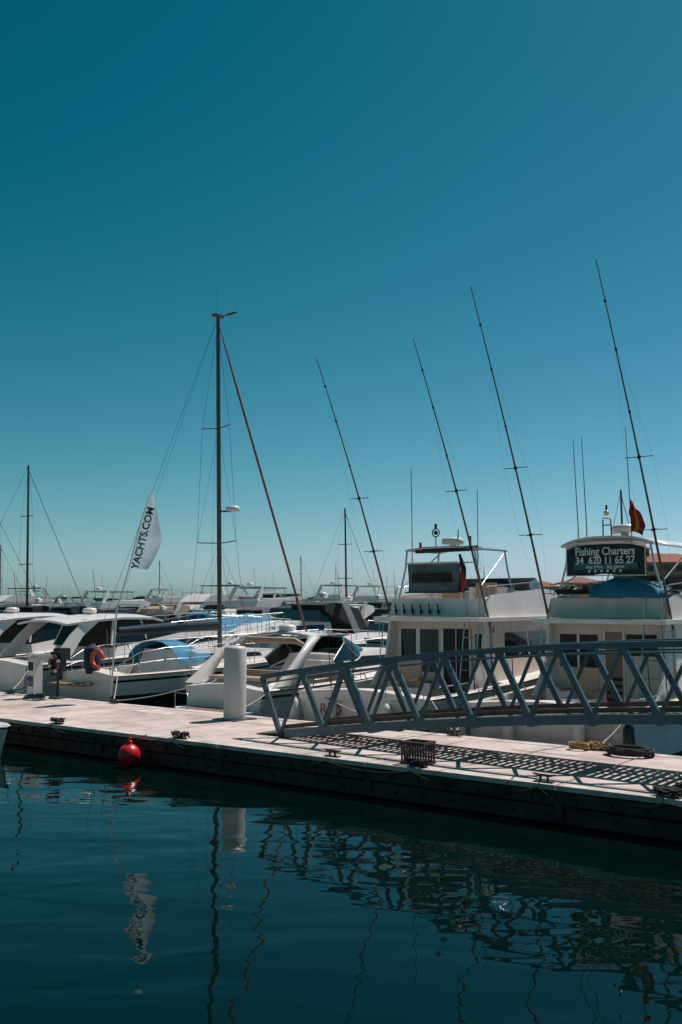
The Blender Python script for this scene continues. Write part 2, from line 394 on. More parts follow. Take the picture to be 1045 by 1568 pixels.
        h.box((-.75,2.95,2.98),(.7,.04,.1),CHAR)
        for k,(m_,a0,a1) in enumerate(((FRED,0,.3),(FYEL,.3,.62),(FRED,.62,1))):
            vs=[];fs=[]
            for i in range(13):
                tt=i/12; zz=4.78-.62*tt
                for a in (a0,(a0+a1)/2,a1):
                    wd=.05+.22*math.sin(min(1,tt*1.25)*math.pi*.62)
                    vs.append((.43+a*wd+.015*math.sin(i*.9),3.04-.05*math.sin(a*9+i*.35),zz-a*.12+.02*math.sin(i+a*4)))
            for i in range(12): 
                b=3*i; fs+=[(b,b+1,b+4,b+3),(b+1,b+2,b+5,b+4)]
            h.add(vs,fs,m_,True)
    h.obj('hardtop_frame',E)
    if B_:
        s=MB(); bw=.80
        vs=[];fs=[]
        nx=16
        for i in range(nx+1):
            t=i/nx*2-1; x=bw*t*1.02; top=3.90-.10*abs(t)**4; bot=3.30+.02*math.cos(t*5)
            vs+=[(x,2.80+.015*math.sin(t*9),bot),(x,2.80,top)]
        for i in range(nx): fs.append((2*i,2*i+2,2*i+3,2*i+1))
        s.add(vs,fs,BANN,True)
        s.box((.0,2.775,3.47),(1.3,.004,.14),BANB)
        for sd in (1,-1): s.tube([(sd*bw,2.78,3.28),(sd*bw*1.0,2.78,3.86)],.012,WHITE,6)
        s.tube([(-bw,2.78,3.29),(bw,2.78,3.29)],.012,WHITE,6)
        s.tube([(-bw,2.78,3.85),(-bw*.8,2.78,3.92),(bw*.8,2.78,3.92),(bw,2.78,3.85)],.015,WHITE,6)
        s.obj('charter_banner',E)
        text('banner_line_1','Fishing Charters',.215,(0,2.765,3.755),(math.pi/2,0,0),TXTW,E,.86,off=.02)
        text('banner_line_2','34  620 11 65 27',.20,(0,2.76,3.58),(math.pi/2,0,0),TXTW,E,.88,off=.02)
        text('banner_line_3','day trips   big game',.10,(0,2.76,3.46),(math.pi/2,0,0),TXTW,E,1,off=.01)
        text('banner_line_4','*  *  *  *  *  *',.13,(0,2.76,3.35),(math.pi/2,0,0),TXTW,E,1)
    else:
        text('transom_name','RED',.30,(-.72,-.012,.66),(math.pi/2,0,0),REDT,E,off=0)
    o=MB()
    dy,zt_=(2.85,7.83) if not B_ else (3.15,8.5)
    for sd in (1,-1):
        b0=Vector((sd*1.24,2.95,2.2)); b1=Vector((sd*1.2,2.95-dy,zt_))
        P=lambda f: b0.lerp(b1,f)+Vector((0,.10*math.sin(f*3.1),0))
        o.tube([P(i/14) for i in range(15)],[.028-.020*(i/14) for i in range(15)],RODM,7)
        for f_ in (.62,.78,.9): o.lathe(P(f_),[(.012,-.03),(.026,0),(.012,.03)],BLACK,8)
        for f_,hwid in ((.30,.25),(.50,.25)):
            c0=P(f_)
            for d in (-1,1):
                o.tube([c0,c0+Vector((d*hwid,0,.0))],.008,RODM,5)
            o.tube([c0+Vector((0,-.16,-.03)),c0+Vector((0,.16,.03))],.008,RODM,5)
            o.lathe(c0,[(.02,-.04),(.04,0),(.02,.04)],BLACK,8)
        for d in (-1,1):
            o.tube([P(.80),P(.50)+Vector((d*.25,0,0)),P(.30)+Vector((d*.25,0,0)),P(.02)],.0013,WIRE,3)
        o.tube([b0,b0-Vector((0,0,.8))],.03,STEEL,8)
        o.box((b0.x,b0.y,b0.z),(.1,.12,.16),STEEL)
        o.tube([P(.12),Vector((sd*1.1,3.6,2.9))],.012,STEEL,6)
    o.obj('outriggers',E)
    k=MB()
    k.tube([(0,1.5,.5),(0,1.5,.95)],.05,STEEL); k.box((0,1.5,1.0),(.55,.5,.08),WHITE); k.box((0,1.73,1.3),(.55,.08,.55),TAN,tilt=(-.15,0,0))
    k.box((-.3,1.5,1.18),(.06,.45,.05),WOODT);k.box((.3,1.5,1.18),(.06,.45,.05),WOODT); k.box((0,1.0,.75),(.5,.3,.05),WOODT)
    lx=.95
    for x in (lx-.17,lx+.17): k.tube([(x,2.3,.5),(x,2.68,2.5),(x,2.7,3.0)],.018,STEEL,6)
    for i in range(6): f_=i/6+.1; k.tube([(lx-.17,2.3+.38*f_,.5+2*f_),(lx+.17,2.3+.38*f_,.5+2*f_)],.015,STEEL,6)
    for x in (-1.5,1.5):
        for y in (1.0,1.8): k.tube([(x,y,1.0),(x*.98,y-.15,2.3+.2*abs(y-1))],[.014,.004],BLACK,5)
    k.obj('cockpit_gear',E,bevel=.01)
    return E
fisher('sport_fishing_boat',-2.55,3.95,'A')
fisher('sport_fishing_boat',1.3,3.95,'B')

# ---------------------------------------------------------------- arch cruiser
def arch_cruiser(u,n):
    E=empty('sports_cruiser',D(u,n),ANG)
    mb=MB(); L=9.4
    sh=hull(mb,L,2.95,.85,1.40,WHITE,WHITE,stripe=CHAR,cock=(.9,3.3,.45),tw=.80,rake=1.0)
    bowrail(mb,sh,.5,h=.5)
    pts=[]
    for i in range(17):
        t=math.pi*i/16; pts.append((1.16*math.cos(t),-.75*max(0,math.sin(t))**.55))
    k=17
    for z,m_,g,th in ((.42,WHITE,0,.10),(.33,CHAR,.015,.03),(.30,WHITE,0,.10)):
        vs=[(x*(1+g),y*(1+g),z) for x,y in pts]+[(x*(1+g),y*(1+g),z-th) for x,y in pts]
        mb.add(vs,[tuple(range(k))[::-1],tuple(range(k,2*k))],m_); mb.add(vs,[(i,i+1,k+i+1,k+i) for i in range(k-1)],m_,True)
    for i in range(7): mb.box((-.75+.25*i,-.32,.426),(.2,.45,.012),WOODT)
    for x,y in ((-1.38,1.2),(-1.48,2.6),(1.45,1.0),(1.52,3)): fender(mb,x+(.1 if x>0 else -.1),y,.55)
    mb.tube([(-1.0,-.5,.42),(-1.0,-.5,.75),(-.5,-.6,.75),(-.5,-.6,.42)],.014,STEEL,6)
    mb.obj('hull',E)
    c=MB()
    prf=[(.05,.42),(.10,.72),(.25,.92),(.50,1.02),(.80,1.02),(.92,.95),(.95,.45)]
    nx=10; vs=[];fs=[]
    for i in range(nx+1):
        t=i/nx*2-1
        for y,z in prf: vs.append((1.18*t,y+.45*abs(t)**3,z-.12*abs(t)**4))
    m_=len(prf)
    for i in range(nx):
        for j in range(m_-1): a=i*m_+j; fs.append((a,a+m_,a+m_+1,a+1))
    c.add(vs,fs,WHITE,True)
    c.box((0,.62,1.05),(1.7,.45,.08),TAN)
    c.box((0,1.15,.85),(1.9,.35,.12),TAN); c.box((0,.98,1.05),(1.9,.1,.35),TAN)
    c.box((-1.0,2.0,.80),(.4,1.6,.15),TAN); c.box((.7,2.6,.95),(.5,.5,.4),TAN);c.box((.7,2.4,1.2),(.5,.1,.4),WHITE)
    c.box((0.65,3.15,1.1),(.9,.3,.5),WHITE)
    hw=lambda z:1.05-.5*(z-1.1)
    c.prof([(3.2,1.0),(8.3,1.3),(7.6,1.45),(5.2,1.58),(3.3,1.48)],hw,WHITE)
    c.sidewin([(3.6,1.22),(6.6,1.32),(6.2,1.42),(3.8,1.43)],hw,GLASS)
    c.box((0,6.3,1.50),(.5,.5,.04),GLASS)
    c.obj('superstructure',E,bevel=.04)
    w=MB()
    pb=[(-1.15,2.9,1.15),(-1.05,3.7,1.40),(-.6,4.5,1.56),(0,4.75,1.58),(.6,4.5,1.56),(1.05,3.7,1.40),(1.15,2.9,1.15)]
    pt=[(-1.08,2.6,1.38),(-.95,3.2,1.78),(-.5,3.75,1.90),(0,3.9,1.92),(.5,3.75,1.90),(.95,3.2,1.78),(1.08,2.6,1.38)]
    w.add(pb+pt,[(i,i+1,8+i,7+i) for i in range(6)],GLASS,True)
    w.tube(pt,.022,STEEL,6); w.tube(pb,.02,WHITE,6)
    for i in (1,2,4,5): w.tube([pb[i],pt[i]],.014,STEEL,6)
    w.obj('windshield',E)
    a=MB()
    for sd in (1,-1):
        path=[(.55,.92,.85,0),(.8,1.16,.62,.02),(1.05,1.40,.48,.04),(1.32,1.62,.42,.08),(1.58,1.80,.40,.14),(1.85,1.92,.44,.25),(2.08,1.98,.52,.42),(2.2,2.0,.6,.6)]
        vs=[]
        for y,z,wd,dx in path:
            x=sd*(1.34-dx)
            vs+=[(x,y-wd/2,z),(x+sd*.03,y,z+.02),(x,y+wd/2,z),(x-sd*.10,y,z-.05)]
        fs=[]
        for i in range(len(path)-1):
            p=4*i
            for j in range(4): q=(j+1)%4; fs.append((p+j,p+4+j,p+4+q,p+q))
        a.add(vs,fs,WHITE,True)
    vs=[];fs=[]; nx=12
    for i in range(nx+1):
        t=i/nx*2-1; z=2.07-.09*t*t
        vs+=[(.95*t,1.85+.05*t*t,z-.05),(.95*t,2.1,z+.02),(.95*t,2.65-.1*t*t,z-.01),(.95*t,2.1,z-.07)]
    for i in range(nx):
        p=4*i
        for j in range(4): q=(j+1)%4; fs.append((p+j,p+4+j,p+4+q,p+q))
    a.add(vs,fs,WHITE,True)
    a.lathe((0,2.2,2.16),[(.02,-.08),(.2,-.07),(.22,0),(.18,.06),(.02,.08)],WHITE,18)
    a.tube([(.5,2.1,2.02),(.45,1.9,3.2)],.007,BLACK,5)
    a.tube([(-.5,2.1,2.02),(-.5,2.1,2.4)],.012,STEEL,6); a.sphere((-.5,2.1,2.43),.04,WHITE,6)
    a.obj('radar_arch',E)
    b=MB(); b.tube([(-1.0,1.7,1.75),(-.75,1.6,1.88),(.75,1.6,1.88),(1.0,1.7,1.75)],[.04,.075,.075,.04],TAN,8)
    b.obj('folded_bimini',E)
arch_cruiser(-6.75,4.5)

# ---------------------------------------------------------------- hardtop cruiser (left)
def ht_cruiser(u,n,name='hardtop_motor_yacht'):
    E=empty(name,D(u,n),ANG)
    mb=MB(); L=11
    sh=hull(mb,L,3.4,1.1,1.75,WHITE,DECK,stripe=NAVYH,cock=(.5,3.0,.65),tw=.86,rake=1.1)
    bowrail(mb,sh,.5,h=.6)
    mb.box((0,-.4,.3),(2.9,.85,.1),WHITE); mb.box((0,-.4,.358),(2.7,.75,.012),WOODT)
    for x in (-1.1,-.2,.9): fender(mb,x,-.92,.42)
    for x,y in ((1.8,1.2),(1.82,3.2),(1.84,4.6)): fender(mb,x,y,.6,NAVYH)
    mb.obj('hull',E)
    c=MB(); hw=lambda z:1.42-.22*(z-1.1)
    c.prof([(3.0,.65),(9.3,1.55),(8.0,1.78),(6.2,1.88),(3.0,1.45)],hw,WHITE)
    c.sidewin([(4.0,1.30),(7.6,1.58),(6.6,1.68),(4.1,1.50)],hw,GLASS)
    c.prof([(.12,.5),(.12,1.1),(.3,1.2),(.8,1.15),(.9,.6)],lambda z:1.3,WHITE)
    c.box((0,1.15,.98),(2.4,.4,.16),NAVY)
    c.tube([(-1.3,.15,1.15),(-1.3,.1,1.7),(-.3,.1,1.7),(-.3,.15,1.15)],.014,STEEL,6)
    c.obj('superstructure',E,bevel=.05)
    g=MB(); hg=lambda z:1.34-.3*(z-1.5)
    g.prof([(2.9,1.47),(6.1,1.90),(5.0,2.30),(3.2,2.30)],hg,GLASS)
    for sd in (1,-1):
        g.tube([(sd*hg(1.6),2.95,1.5),(sd*hg(2.3),3.2,2.30)],.04,WHITE)
        g.tube([(sd*hg(1.75),4.3,1.67),(sd*hg(2.3),4.2,2.30)],.03,WHITE)
    g.obj('saloon_glass',E)
    r=MB(); 
    vs=[];fs=[];nx=10; pr=[(1.5,2.26,.9),(2.4,2.36,1),(3.4,2.42,1),(4.6,2.40,1),(5.3,2.28,.85)]
    for y,z,wf in pr:
        for i in range(nx+1):
            t=i/nx*2-1; vs.append((1.28*wf*t,y,z-.10*t*t))
    nn=len(vs)
    for y,z,wf in pr:
        for i in range(nx+1):
            t=i/nx*2-1; vs.append((1.27*wf*t,y,z-.10*t*t-.06))
    for j in range(len(pr)-1):
        for i in range(nx):
            a=j*(nx+1)+i; fs+=[(a,a+1,a+nx+2,a+nx+1),(nn+a,nn+a+nx+1,nn+a+nx+2,nn+a+1)]
    for j in range(len(pr)-1):
        for i in (0,nx):
            a=j*(nx+1)+i; fs.append((a,a+nx+1,nn+a+nx+1,nn+a))
    for i in range(nx):
        fs.append((i,i+1,nn+i+1,nn+i)); a=(len(pr)-1)*(nx+1)+i; fs.append((a,a+1,nn+a+1,nn+a))
    r.add(vs,fs,WHITE,False)
    for sd in (1,-1):
        P0=((1.0,1.2),(1.5,1.2),(2.0,1.8),(2.7,2.28),(2.1,2.28),(1.6,1.85)); k=6
        r.add([(sd*1.3-sd*.12*(z-1.2),y,z) for y,z in P0]+[(sd*1.22-sd*.12*(z-1.2),y,z) for y,z in P0],
              [tuple(range(k)),tuple(range(2*k-1,k-1,-1))]+[(i,(i+1)%k,k+(i+1)%k,k+i) for i in range(k)],WHITE)
    r.lathe((0,3.2,2.52),[(.02,-.12),(.2,-.07),(.22,0),(.18,.06),(.02,.08)],WHITE,18)
    r.tube([(.6,3,2.36),(.6,2.8,3.7)],.008,BLACK,5)
    r.obj('hardtop',E)
ht_cruiser(-15.2,4.3)
ht_cruiser(-19.1,4.3)

# ---------------------------------------------------------------- sailing yacht
def sailboat(u,n):
    E=empty('sailing_yacht',D(u,n),ANG)
    mb=MB(); L=8.6
    sh=hull(mb,L,2.9,.98,1.25,WHITE,DECK,stripe=NAVYH,lower=NAVYH,cock=(.5,2.6,.6),tw=.75,rake=.7,rub=WOODT)
    bowrail(mb,sh,.0,1.0,h=.6,n=11,r=.011)
    for x,y in ((-1.45,2.5),(1.5,2.2),(1.5,4)): fender(mb,x,y,.5)
    mb.obj('hull',E)
    c=MB(); hw=lambda z:.95-.35*(z-1)
    c.prof([(2.5,.7),(7.2,1.15),(6.6,1.38),(3.6,1.52),(2.6,1.5)],hw,WHITE); c.sidewin([(3.2,1.22),(5.6,1.24),(5.5,1.34),(3.3,1.38)],hw,GLASS)
    c.obj('coachroof',E,bevel=.03)
    s=MB()
    vs=[];fs=[]
    for i in range(9):
        t=math.pi*i/8; vs+=[(1.0*math.cos(t),2.2,1.15+.6*math.sin(t)),(.95*math.cos(t),2.9,1.15+.6*math.sin(t)),(.9*math.cos(t),3.5,1.3+.2*math.sin(t))]
    for i in range(8): a=3*i; fs+=[(a,a+3,a+4,a+1),(a+1,a+4,a+5,a+2)]
    s.add(vs,fs,BLUEC,True); s.obj('spray_hood',E)
    g=MB()
    g.box((-.95,.0,1.45),(.26,.34,.30),CHAR); g.box((-.95,.02,1.15),(.12,.16,.40),BLACK); g.box((-.95,-.02,.9),(.08,.2,.2),BLACK)
    g.torus((.55,-.08,1.38),.20,.055,ORANGE,'y',arc=.8)
    g.tube([(.15,.1,1.0),(.15,.1,1.3),(.12,.1,1.6),(.1,.15,1.72)],[.16,.22,.2,.05],NAVY,12)
    g.torus((0,1.2,1.3),.4,.018,STEEL,'y')
    g.box((-.2,-.3,.75),(1.2,.45,.05),WOODT)
    g.tube([(.9,.05,1.0),(.9,-.1,2.1)],.012,WOODT,6)
    g.obj('stern_gear',E,bevel=.03)
    m=MB(); my=4.75; H=11.1; ra=.22
    top=Vector((0,my-ra,H)); base=Vector((0,my,1.4))
    P=lambda f: base.lerp(top,f)
    m.tube([base,P(.5),P(.92),top],[.068,.066,.058,.05],MASTM,10)
    bowp=Vector((0,8.9,1.3)); bs=P(.985)
    m.tube([bs.lerp(bowp,i/10) for i in range(11)],[.012,.026]+[.038]*8+[.03],SAILB,8)
    m.tube([top,Vector((.0,.0,1.1))],.006,WIRE,4)
    m.tube([top,Vector((-.0,.35,1.1))],.004,WIRE,4)
    for f_,w_ in ((.66,.55),(.315,.78)):
        c0=P(f_)
        for d in (-1,1): m.tube([c0,c0+Vector((d*w_,-.12,.04))],.016,MASTM,6)
    for d in (-1,1):
        pts=[P(.98),P(.66)+Vector((d*.55,-.12,.04)),P(.315)+Vector((d*.78,-.12,.04)),Vector((d*1.3,my-.15,1.1))]
        m.tube(pts,.006,WIRE,4); m.tube([P(.66),P(.315)+Vector((d*.78,-.12,.04))],.005,WIRE,4)
        m.tube([P(.32),Vector((d*1.25,my-.5,1.1))],.005,WIRE,4); m.tube([P(.32),Vector((d*1.25,my+.5,1.1))],.005,WIRE,4)
        m.tube([P(.95),P(.1)+Vector((d*.16,-.2,0))],.004,WIRE,4)
    m.box(top+Vector((.0,.0,.04)),(.16,.35,.07),MASTM)
    m.tube([top+Vector((0,.1,.05)),top+Vector((.25,.35,.12))],.012,MASTM,5); m.tube([top+Vector((.05,.3,.14)),top+Vector((.45,.3,.14))],.03,MASTM,6)
    m.tube([top+Vector((-.06,0,0)),top+Vector((-.06,0,1.0))],.004,BLACK,4)
    c0=P(.41); m.beam(c0,c0+Vector((.25,.25,.02)),.05,.05,MASTM)
    m.lathe(c0+Vector((.28,.28,.08)),[(.02,-.07),(.2,-.06),(.21,.02),(.17,.08),(.02,.1)],WHITE,18)
    m.tube([(0,my-.1,2.0),(0,.9,1.95)],.05,MASTM,8); m.tube([(0,my-.15,2.13),(0,3,2.11),(0,1.0,2.04)],[.14,.12,.08],NAVY,10)
    m.obj('mast_and_rigging',E)
sailboat(-11.3,4.3)

# ---------------------------------------------------------------- feather flag on pole
def feather():
    loc=D(-9.45,3.9,0)
    E=empty('feather_flag',loc,0)
    m=MB()
    p=[(-.25,0,.6),(-.15,0,2.6),(.10,0,3.5),(.36,0,4.6),(.55,0,5.25),(.62,0,5.4)]
    m.tube(p,[.02,.018,.015,.012,.008,.005],WHITE,6); m.obj('pole',E)
    f=MB(); vs=[];fs=[]; n=20
    def left(z):
        for (a,b) in zip(p[:-1],p[1:]):
            if a[2]<=z<=b[2]: return a[0]+(b[0]-a[0])*(z-a[2])/(b[2]-a[2])
        return p[-1][0]
    for i in range(n+1):
        t=i/n; z=5.38-1.80*t
        xl=left(z); w=.05+.50*math.sin(min(1,t*1.5)*math.pi/2)
        if t>.9: w-= (t-.9)*.6
        for j in range(9):
            s_=j/8; vs.append((xl+w*s_+.03*math.sin(t*9+s_*2)*s_, .07*math.sin(s_*4.5+t*6)*s_, z-.06*s_+.03*math.sin(t*9)*s_))
    for i in range(n):
        for j in range(8): a=i*9+j; fs.append((a,a+9,a+10,a+1))
    f.add(vs,fs,FLAGW,True); f.obj('cloth',E)
    text('print','YACHTS.COM',.24,(.46,-.10,4.28),(math.pi/2,math.radians(-76),0),TXT,E)
feather()

# ---------------------------------------------------------------- pontoon
def pontoon():
    E=empty('floating_pontoon',(O[0],O[1],0),ANG)
    W=3.35; x0=-32;x1=9.0
    d=MB(); x=x0
    while x<x1-.1:
        xe=min(x+2.93,x1)
        d.box(((x+xe)/2,.13,.465),(xe-x,.24,.07),RIM)
        d.box(((x+xe)/2,1.67,.462),(xe-x-.012,2.8,.07),CONC)
        d.box(((x+xe)/2,W-.14,.465),(xe-x,.24,.07),RIM)
        x=xe+.018
    d.obj('deck_panels',E,bevel=.008)
    f=MB()
    f.box(((x0+x1)/2,W/2,.17),(x1-x0,W-.3,.46),FLOAT)
    for yy,sg in ((.10,-1),(W-.1,1)):
        f.box(((x0+x1)/2,yy,.335),(x1-x0,.14,.155),TIMB); f.box(((x0+x1)/2,yy+.03*-sg,.12),(x1-x0,.10,.2),TIMB)
    x=x0+.2
    while x<x1:
        f.tube([(x,.04,.325),(x,.005,.325)],.032,BOLTD,10); f.tube([(x,.006,.325),(x,-.008,.325)],.016,BOLT,8)
        f.tube([(x+.05,.09,.12),(x+.05,.045,.12)],.02,BOLTD,8)
        x+=.46
    x=x0
    while x<x1:
        f.box((x,.045,.26),(.10,.05,.36),TIMB); x+=2.95
    f.obj('floats_and_walers',E,bevel=.006)
    g=MB()
    x=-31
    while x<8.5:
        g.box((x+.6,2.55,.5),(1.1,.34,.008),RIM); x+=2.95
    g.obj('duct_lids',E,bevel=.003)
pontoon()
def cleat(u,n,rope=None):
    m=MB()
    m.box((0,0,.505),(.26,.08,.018),BOLT)
    for x in (-.05,.05): m.tube([(x,0,.51),(x,0,.575)],.017,BOLT,8)
    m.tube([(-.16,0,.60),(-.08,0,.585),(.08,0,.585),(.16,0,.60)],[.009,.018,.018,.009],BOLT,8)
    if rope:
        rr=random.Random(int(u*100)); pts=[]
        for i in range(70):
            t=i*.42; r=.05+.09*rr.random(); pts.append((math.cos(t)*r*1.5,math.sin(t)*r*.7,.52+.09*rr.random()))
        m.tube(pts,.012,rope,5)
    m.obj('mooring_cleat',None,D(u,n),ANG)
cl=[(-10.2,.13,ROPED),(-6.8,.13,ROPED),(-3.5,.13,ROPED),(-.26,.13,None),(1.25,.13,ROPED),(3.16,.13,None),(4.75,.13,ROPED),(7.1,.13,None),
    (-8.9,3.2,None),(-12.8,3.2,ROPET),(-5.2,3.2,None),(-1.2,3.2,ROPEW),(.0,3.2,None),(2.6,3.15,ROPEY)]
for c in cl: cleat(*c)
def rope(pts,r,m,name='mooring_rope'):
    b=MB(); b.tube(pts,r,m,6); b.obj(name)
us=[(-10.2,-6.8),(-6.8,-3.5),(-3.5,-.26),(-.26,1.25),(1.25,3.16),(3.16,4.75),(4.75,7.1)]
for i,(a,b) in enumerate(us):
    pts=[Vector(D(a,.0,.53))]+cat(D(a,-.05,.46),D(b,-.05,.46),.07+.10*(i%3),14)+[Vector(D(b,.0,.53))]
    rope(pts,.008,ROPED)
rope([Vector(D(2.75,.1,.53)),Vector(D(2.7,-.04,.45)),Vector(D(2.62,-.06,.1)),Vector(D(2.75,-.08,-.1)),Vector(D(3.0,-.06,.05)),Vector(D(3.1,-.03,.48))],.008,ROPED)
def W(u0,n0,lx,ly,z): return D(u0+lx,n0+ly,z)
for (uu,nn,cu) in ((-2.55,3.95,(-1.2,0)),(1.3,3.95,(0,2.6))):
    rope(cat(D(cu[0],3.2,.56),W(uu,nn,-1.45,.2,1.02),.05),.013,ROPEW)
    rope(cat(D(cu[1],3.2,.56),W(uu,nn,1.45,.2,1.02),.05),.013,ROPEW)
rope(cat(D(-5.2,3.2,.56),W(-6.75,4.45,1.1,.5,.9),.06),.012,ROPEW)
rope(cat(D(-8.9,3.2,.56),W(-6.75,4.45,-1.1,.5,.9),.08),.012,ROPEW)
rope(cat(D(-8.9,3.2,.56),W(-11.3,4.3,1.1,.1,1.0),.10),.012,ROPEW)
rope(cat(D(-12.8,3.2,.56),W(-11.3,4.3,-1.1,.1,1.0),.06),.012,ROPED)
rope(cat(D(-12.8,3.2,.56),W(-15.2,4.3,1.5,.1,1.1),.08),.012,ROPEW)

p=MB()
p.lathe((0,0,0),[(.215,-1.5),(.215,.3),(.22,.5),(.22,1.86),(.20,1.90),(.05,1.93),(.001,1.93)],PILE,40)
p.lathe((0,0,.62),[(.2205,-.01),(.226,0),(.2205,.01)],PILE,40)
p.box((0,.0,.505),(.62,.62,.02),BOLT)
p.obj('mooring_pile',None,D(-4.65,2.67),ANG)
s=MB()
s.prof([(-.12,.5),(.12,.5),(.12,1.42),(.0,1.50),(-.12,1.42)],lambda z:.13,WHITE)
s.box((0,-.128,1.25),(.18,.012,.2),CHAR); s.box((0,0,.51),(.4,.36,.03),BOLT); s.box((0,-.13,.9),(.2,.012,.25),GREYG)
for x in (-.05,.05): s.tube([(x,-.13,.95),(x,-.17,.95)],.03,BLUEC,8)
s.box((0,0,1.53),(.36,.3,.05),WHITE)
s.torus((.25,-.15,.54),.22,.018,ROPET); s.torus((.22,-.18,.575),.2,.018,ROPET); s.torus((.27,-.12,.605),.17,.018,ROPET)
s.obj('service_pedestal',None,D(-11.4,2.9),ANG,bevel=.01)
s=MB(); s.box((0,0,.52),(.3,.3,.04),BOLT); s.tube([(0,0,.5),(0,0,1.6)],.03,CHAR,10); s.box((0,-.05,1.32),(.42,.05,.56),NAVY)
s.torus((0,-.12,1.32),.17,.04,DRED,'y')
for t in (0,1,2,3): 
    a=t*math.pi/2+.4; s.lathe((.17*math.cos(a),-.12,1.32+.17*math.sin(a)),[(.03,-.04),(.047,-.03),(.047,.03),(.03,.04)],WHITE,8)
s.obj('lifebuoy_stand',None,D(-10.85,3.15),ANG,bevel=.005)
b=MB(); b.sphere((0,0,.20),.19,RED,18); b.lathe((0,0,.4),[(.05,-.03),(.05,.03),(.03,.05),(.001,.05)],RED,12); b.torus((0,0,.47),.03,.01,RED,'y',12)
b.tube(cat((0,0,.48),(.1,.3,.52),.02),.008,ROPED,5)
b.obj('red_mooring_buoy',None,D(-4.3,-.28),ANG)
c=MB(); 
for k in range(9):
    for dy in (-.14,.14): c.box(((-.18+.36*k/8),dy,.66),(.025,.02,.30),CRATE)
for y in (-.143,.143):
    for z in (.52,.80): c.box((0,y,z),(.40,.03,.035),CRATE)
for x in (-.19,.19):
    for z in (.52,.66,.80): c.box((x,0,z),(.02,.25,.035),CRATE)
c.box((0,0,.512),(.36,.26,.02),CRATE)
c.obj('slatted_crate',None,D(1.1,.36),ANG)
def coil(name,u,n,R0,r,m,turns,h=.5,seed=1):
    rr=random.Random(seed); b=MB(); pts=[]
    for i in range(turns*18):
        t=i*2*math.pi/18; k=i/(turns*18); R_=R0*(1-.35*math.sin(k*9)**2*.6)+.02*rr.random()
        pts.append((R_*math.cos(t)*1.15,R_*math.sin(t)*.85,h+r+.09*k+.015*rr.random()))
    b.tube(pts,r,m,6); b.obj(name,None,D(u,n),ANG)
coil('coiled_hose',3.2,2.9,.30,.022,ROPED,7)
coil('coiled_rope',2.35,3.0,.13,.014,ROPEY,6,seed=4)
coil('coiled_rope',5.0,.45,.22,.016,ROPED,6,seed=6)

def dinghy():
    E=empty('rowing_dinghy',D(-9.9,-.95),ANG-math.pi/2)
    m=MB(); hull(m,2.9,1.35,.42,.55,WHITE,WHITE,boot=WHITE,cock=(.2,2.3,.12),tw=.85,rake=.25,rub=BLACK); m.box((0,1.1,.36),(1.1,.25,.03),WOODT); m.obj('hull',E)
dinghy()

# ---------------------------------------------------------------- gangway
def gangway():
    E=empty('gangway_bridge',D(-2.24,1.24),ANG)
    Wd=1.12
    bot=lambda s: .53+.15*s-.0062*s*s
    top=lambda s: 1.56+.165*s-.0094*s*s
    L=13.0
    for nm,y in (('near_truss',0),('far_truss',Wd)):
        m=MB()
        N=14; pan=L/N
        pts=[(s_*.5-.0) for s_ in range(0,int(L*2)+1)]
        for a,b in zip(pts[:-1],pts[1:]): m.beam((a,y,bot(a)+.02),(b+.004,y,bot(b)+.02),.07,.13,GANG)
        tp=[-.42]+pts
        for a,b in zip(tp[:-1],tp[1:]):
            m.beam((a,y,top(a)),(b+.004,y,top(b)),.085,.085,GANG)
        m.tube([(a,y+(.055 if y==0 else -.055),top(a)-.11) for a in tp],.016,GANG,6)
        m.beam((-.42,y,top(-.42)),(-.0,y,bot(0)+.02),.066,.085,GANG)
        for i in range(N):
            s0=i*pan; sm=s0+pan*.50; s1=s0+pan
            m.beam((s0+.02,y+.002,bot(s0)+.07),(sm,y+.002,top(sm)-.03),.045,.05,GANG)
            m.beam((sm+.0,y-.002,top(sm)-.03),(s1,y-.002,bot(s1)+.07),.062,.085,GANG)
            if i: m.box((s0,y,bot(s0)+.1),(.17,.064,.08),GANG)
            m.box((sm,y,top(sm)-.05),(.13,.060,.06),GANG)
        for a,b in zip(pts[:-1],pts[1:]):
            yy=y+(.05 if y==0 else -.05)
            m.beam((a,yy,bot(a)+.14),(b+.003,yy,bot(b)+.14),.012,.07,RUSTB)
        m.obj(nm,E,bevel=.006)
    d=MB(); s_=.03
    while s_<L:
        d.beam((s_,.06,bot(s_)+.03),(s_,Wd-.06,bot(s_)+.03),.08,.03,GSLAT); s_+=.125
    for yy in (.32,.56,.80): 
        for a in range(int(L)): d.beam((a,yy,bot(a)-.01),(a+1,yy,bot(a+1)-.01),.04,.05,GSLAT)
    for a in range(1,14):
        s0=a*L/14; d.beam((s0,0,bot(s0)-.035),(s0,Wd,bot(s0)-.035),.08,.07,GANG)
    d.add([(-.62,.08,.515),(-.62,Wd-.08,.515),(.02,Wd-.08,bot(0)+.05),(.02,.08,bot(0)+.05),(-.62,.08,.505),(-.62,Wd-.08,.505),(.02,Wd-.08,bot(0)+.02),(.02,.08,bot(0)+.02)],
          [(0,3,2,1),(4,5,6,7),(0,1,5,4),(1,2,6,5),(2,3,7,6),(3,0,4,7)],GSLAT)
    for yy in (.0,Wd): d.tube([(.05,yy-.06,.55),(.05,yy+.06,.55)],.06,BLACK,12)
    d.obj('grated_deck',E)
gangway()

q=MB()
q.box((24.7,-2.5,.1),(30.6,35,2.5),QUAY); q.box((-15.3,-9.4,.1),(49.3,21.2,2.5),QUAY)
q.box((-15.3,1.05,1.385),(49.2,.3,.07),RIM)
q.obj('quay_wall')

